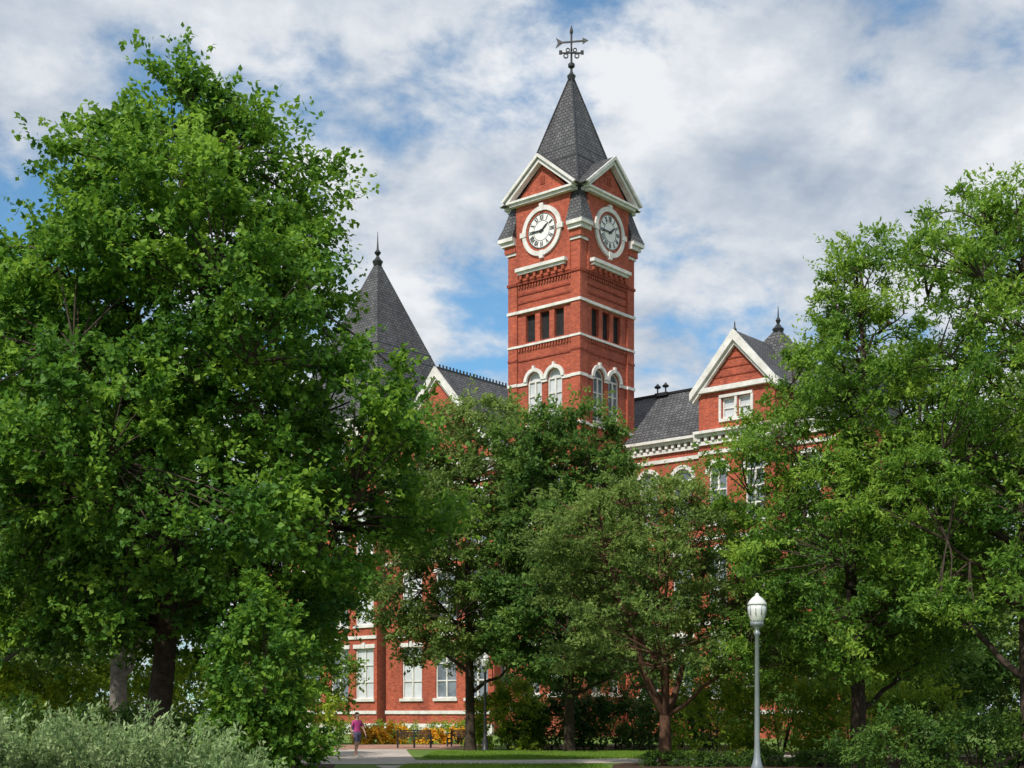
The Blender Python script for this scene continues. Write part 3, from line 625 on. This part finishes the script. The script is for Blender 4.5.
# ------------------------------------------------------------------ pedestrian
def flat(name,c,r=.7): return noisy(name,tuple(v*.85 for v in c),c,12,r)
S_SKIN=flat('skin',(.55,.33,.24)); S_TOP=flat('magenta_shirt',(.55,.07,.26)); S_SHORT=flat('blue_shorts',(.16,.15,.24)); S_HAIR=flat('brown_hair',(.05,.03,.02)); S_SHOE=flat('shoe',(.6,.6,.6)); S_BAG=flat('bag',(.12,.08,.30))
def person(X,Y,rz):
    V=[];R=[];E=[]
    def v(p,r): V.append(p); R.append(r); return len(V)-1
    def ch(start,pts):
        k=start
        for p,r in pts: j=v(p,r); E.append((k,j)); k=j
        return k
    pel=v((0,0,.95),(.15,.11))
    che=ch(pel,[((0,.005,1.08),(.13,.10)),((0,.01,1.24),(.155,.11)),((0,.0,1.38),(.14,.10))])
    ch(che,[((0,-.01,1.47),(.055,.055)),((0,-.02,1.54),(.06,.065)),((0,-.03,1.62),(.075,.09)),((0,-.02,1.68),(.07,.08))])
    for sg,fw in ((-1,.16),(1,-.14)):
        ch(pel,[((sg*.10,0,.88),(.095,.10)),((sg*.105,-fw*.6,.66),(.075,.08)),((sg*.105,-fw*.9+(.02 if fw>0 else .06),.47),(.058,.06)),((sg*.105,-fw*.9+(.04 if fw>0 else .16),.30),(.052,.058)),((sg*.105,-fw+(0.06 if fw>0 else .2),.09),(.036,.04)),((sg*.11,-fw*1.0-.08+(0.06 if fw>0 else .2),.04),(.04,.035)),((sg*.11,-fw-.15+(0.06 if fw>0 else .2),.035),(.035,.028))])
        sh=ch(che,[((sg*.17,0,1.38),(.06,.06)),((sg*.21,.02*sg,1.26),(.05,.05)),((sg*.245,fw*.4,1.12),(.042,.042)),((sg*.25,fw*.4-.12,.97),(.034,.034)),((sg*.245,fw*.4-.18,.89),(.026,.026)),((sg*.24,fw*.4-.21,.84),(.032,.024))])
        b=V[sh]
        for i,(dx,ln) in enumerate(((-.027,.06),(-.009,.072),(.009,.068),(.027,.055))):
            ch(sh,[((b[0]+dx*.4,b[1]+dx,b[2]-.035),(.009,.009)),((b[0]+dx*.4,b[1]+dx-.01,b[2]-.035-ln*.55),(.008,.008)),((b[0]+dx*.3-sg*.01,b[1]+dx-.015,b[2]-.035-ln),(.007,.007))])
        ch(sh,[((b[0]-sg*.02,b[1]-.035,b[2]-.01),(.010,.010)),((b[0]-sg*.025,b[1]-.05,b[2]-.04),(.009,.009))])
    me=bpy.data.meshes.new('body'); me.from_pydata(V,E,[]); ob=bpy.data.objects.new('body_tmp',me); scene.collection.objects.link(ob)
    m=ob.modifiers.new('s','SKIN'); sk=me.skin_vertices[0].data
    for i,r in enumerate(R): sk[i].radius=r
    sk[0].use_root=True
    ob.modifiers.new('ss','SUBSURF').levels=2
    dg=bpy.context.evaluated_depsgraph_get(); nm=bpy.data.meshes.new_from_object(ob.evaluated_get(dg)); bpy.data.objects.remove(ob)
    nm.materials.clear()
    for mt in (S_SKIN,S_TOP,S_SHORT,S_SHOE): nm.materials.append(mt)
    for p in nm.polygons:
        c=p.center; k=0
        if c.z<.075: k=3
        elif .62<c.z<1.0 and abs(c.x)<.215: k=2
        elif 1.0<=c.z<1.45 and (abs(c.x)<.19 or c.z>1.2): k=1
        p.material_index=k; p.use_smooth=True
    par=empty('pedestrian',(X,Y,.018),rz)
    bo=bpy.data.objects.new('body',nm); scene.collection.objects.link(bo); bo.parent=par
    mb=MB()
    def ell(c,r,mat,n=12):
        prof=[(max(math.cos(a),.01),math.sin(a)) for a in [(-.5+i/8)*math.pi for i in range(9)]]
        mb.lathe(0,0,prof,mat,n,T=lambda x,y,z:(c[0]+x*r[0],c[1]+y*r[1],c[2]+z*r[2]))
    ell((0,.015,1.675),(.088,.100,.085),S_HAIR); ell((0,.065,1.60),(.078,.05,.10),S_HAIR); ell((0,.12,1.60),(.03,.035,.12),S_HAIR)
    for sg in (-1,1):
        ell((sg*.03,-.112,1.635),(.011,.008,.007),S_SHOE); ell((sg*.03,-.119,1.635),(.005,.004,.005),S_HAIR); ell((sg*.076,-.02,1.62),(.012,.02,.03),S_SKIN)
    ell((0,-.125,1.61),(.012,.018,.02),S_SKIN); ell((0,-.112,1.575),(.024,.008,.006),S_TOP)
    ell((-.02,.16,1.22),(.13,.07,.19),S_BAG)
    mb.finish('head_details_and_bag',par,smooth=True)
person(-5.95,53,D2R(35))

# ------------------------------------------------------------------ sky, sun, camera
SUN_EL=D2R(47); sx,sy=-.45,-.72; az=math.atan2(sx,sy)
w=bpy.data.worlds.new('World'); scene.world=w; w.use_nodes=True; nt=w.node_tree; nt.nodes.clear(); L=nt.links
out=N(nt,'ShaderNodeOutputWorld'); sky=N(nt,'ShaderNodeTexSky',sky_type='NISHITA'); sky.sun_disc=False
sky.sun_elevation=SUN_EL; sky.sun_rotation=az; sky.air_density=1.0; sky.dust_density=.1; sky.ozone_density=3.0
tnt=N(nt,'ShaderNodeMix',data_type='RGBA',blend_type='MULTIPLY'); tnt.inputs[0].default_value=1; tnt.inputs[7].default_value=(.55,.92,1.0,1); L.new(sky.outputs[0],tnt.inputs[6])
bg=N(nt,'ShaderNodeBackground'); bg.inputs[1].default_value=.15; L.new(tnt.outputs[2],bg.inputs[0])
tc=N(nt,'ShaderNodeTexCoord'); sp=N(nt,'ShaderNodeSeparateXYZ'); L.new(tc.outputs['Generated'],sp.inputs[0])
az_=N(nt,'ShaderNodeMath',operation='MAXIMUM'); L.new(sp.outputs[2],az_.inputs[0]); az_.inputs[1].default_value=0
ad=N(nt,'ShaderNodeMath',operation='ADD'); L.new(az_.outputs[0],ad.inputs[0]); ad.inputs[1].default_value=.5
dv=N(nt,'ShaderNodeVectorMath',operation='DIVIDE'); cmb=N(nt,'ShaderNodeCombineXYZ')
for i in range(3): L.new(ad.outputs[0],cmb.inputs[i])
L.new(tc.outputs['Generated'],dv.inputs[0]); L.new(cmb.outputs[0],dv.inputs[1])
mp=N(nt,'ShaderNodeMapping'); mp.inputs['Location'].default_value=(5.3,2.2,0); mp.inputs['Rotation'].default_value=(0,0,D2R(-12)); mp.inputs['Scale'].default_value=(1.0,1.0,1.4); L.new(dv.outputs[0],mp.inputs[0])
n1=N(nt,'ShaderNodeTexNoise'); n1.inputs['Scale'].default_value=3.2; n1.inputs['Detail'].default_value=8; n1.inputs['Roughness'].default_value=.55; n1.inputs['Distortion'].default_value=.1
n2=N(nt,'ShaderNodeTexNoise'); n2.inputs['Scale'].default_value=12; n2.inputs['Detail'].default_value=7; n2.inputs['Roughness'].default_value=.58; n2.inputs['Distortion'].default_value=.12
n3=N(nt,'ShaderNodeTexNoise'); n3.inputs['Scale'].default_value=4.5; n3.inputs['Detail'].default_value=6; n3.inputs['Roughness'].default_value=.5
mp3=N(nt,'ShaderNodeMapping'); mp3.inputs['Location'].default_value=(11,4,2); L.new(mp.outputs[0],mp3.inputs[0]); L.new(mp3.outputs[0],n3.inputs[0])
L.new(mp.outputs[0],n1.inputs[0]); L.new(mp.outputs[0],n2.inputs[0])
cov=N(nt,'ShaderNodeMapRange'); cov.interpolation_type='SMOOTHSTEP'; cov.inputs[1].default_value=.365; cov.inputs[2].default_value=.495; cov.inputs[3].default_value=.10; cov.inputs[4].default_value=1.0
mxn=N(nt,'ShaderNodeMix',data_type='FLOAT'); mxn.inputs[0].default_value=.42; L.new(n1.outputs['Fac'],mxn.inputs[2]); L.new(n2.outputs['Fac'],mxn.inputs[3]); L.new(mxn.outputs[0],cov.inputs[0])
mx3=N(nt,'ShaderNodeMix',data_type='FLOAT'); mx3.inputs[0].default_value=.5; L.new(n3.outputs['Fac'],mx3.inputs[2]); L.new(n2.outputs['Fac'],mx3.inputs[3])
cr=ramp(nt,mx3.outputs[0],[(.39,(.42,.49,.60)),(.5,(.61,.67,.75)),(.61,(.88,.90,.93))])
bg2=N(nt,'ShaderNodeBackground'); bg2.inputs[1].default_value=.98; L.new(cr.outputs[0],bg2.inputs[0])
ms=N(nt,'ShaderNodeMixShader'); L.new(cov.outputs[0],ms.inputs[0]); L.new(bg.outputs[0],ms.inputs[1]); L.new(bg2.outputs[0],ms.inputs[2]); L.new(ms.outputs[0],out.inputs[0])
sd=bpy.data.lights.new('sun','SUN'); sd.energy=4.3; sd.angle=D2R(1.5); sd.color=(1,.95,.87); so=bpy.data.objects.new('sun',sd); scene.collection.objects.link(so)
h=math.hypot(sx,sy); dirv=Vector((sx/h*math.cos(SUN_EL),sy/h*math.cos(SUN_EL),math.sin(SUN_EL))); so.rotation_euler=dirv.to_track_quat('Z','Y').to_euler()
cam=bpy.data.cameras.new('camera'); co=bpy.data.objects.new('camera',cam); scene.collection.objects.link(co); scene.camera=co
co.location=(0,0,1.7); co.rotation_euler=(math.pi/2,0,0); cam.sensor_width=36; cam.lens=1380*36/1024; cam.shift_y=330/1024; cam.clip_end=5000; cam.clip_start=.1
print('FACES',sum(len(o.data.polygons) for o in scene.objects if o.type=='MESH'))
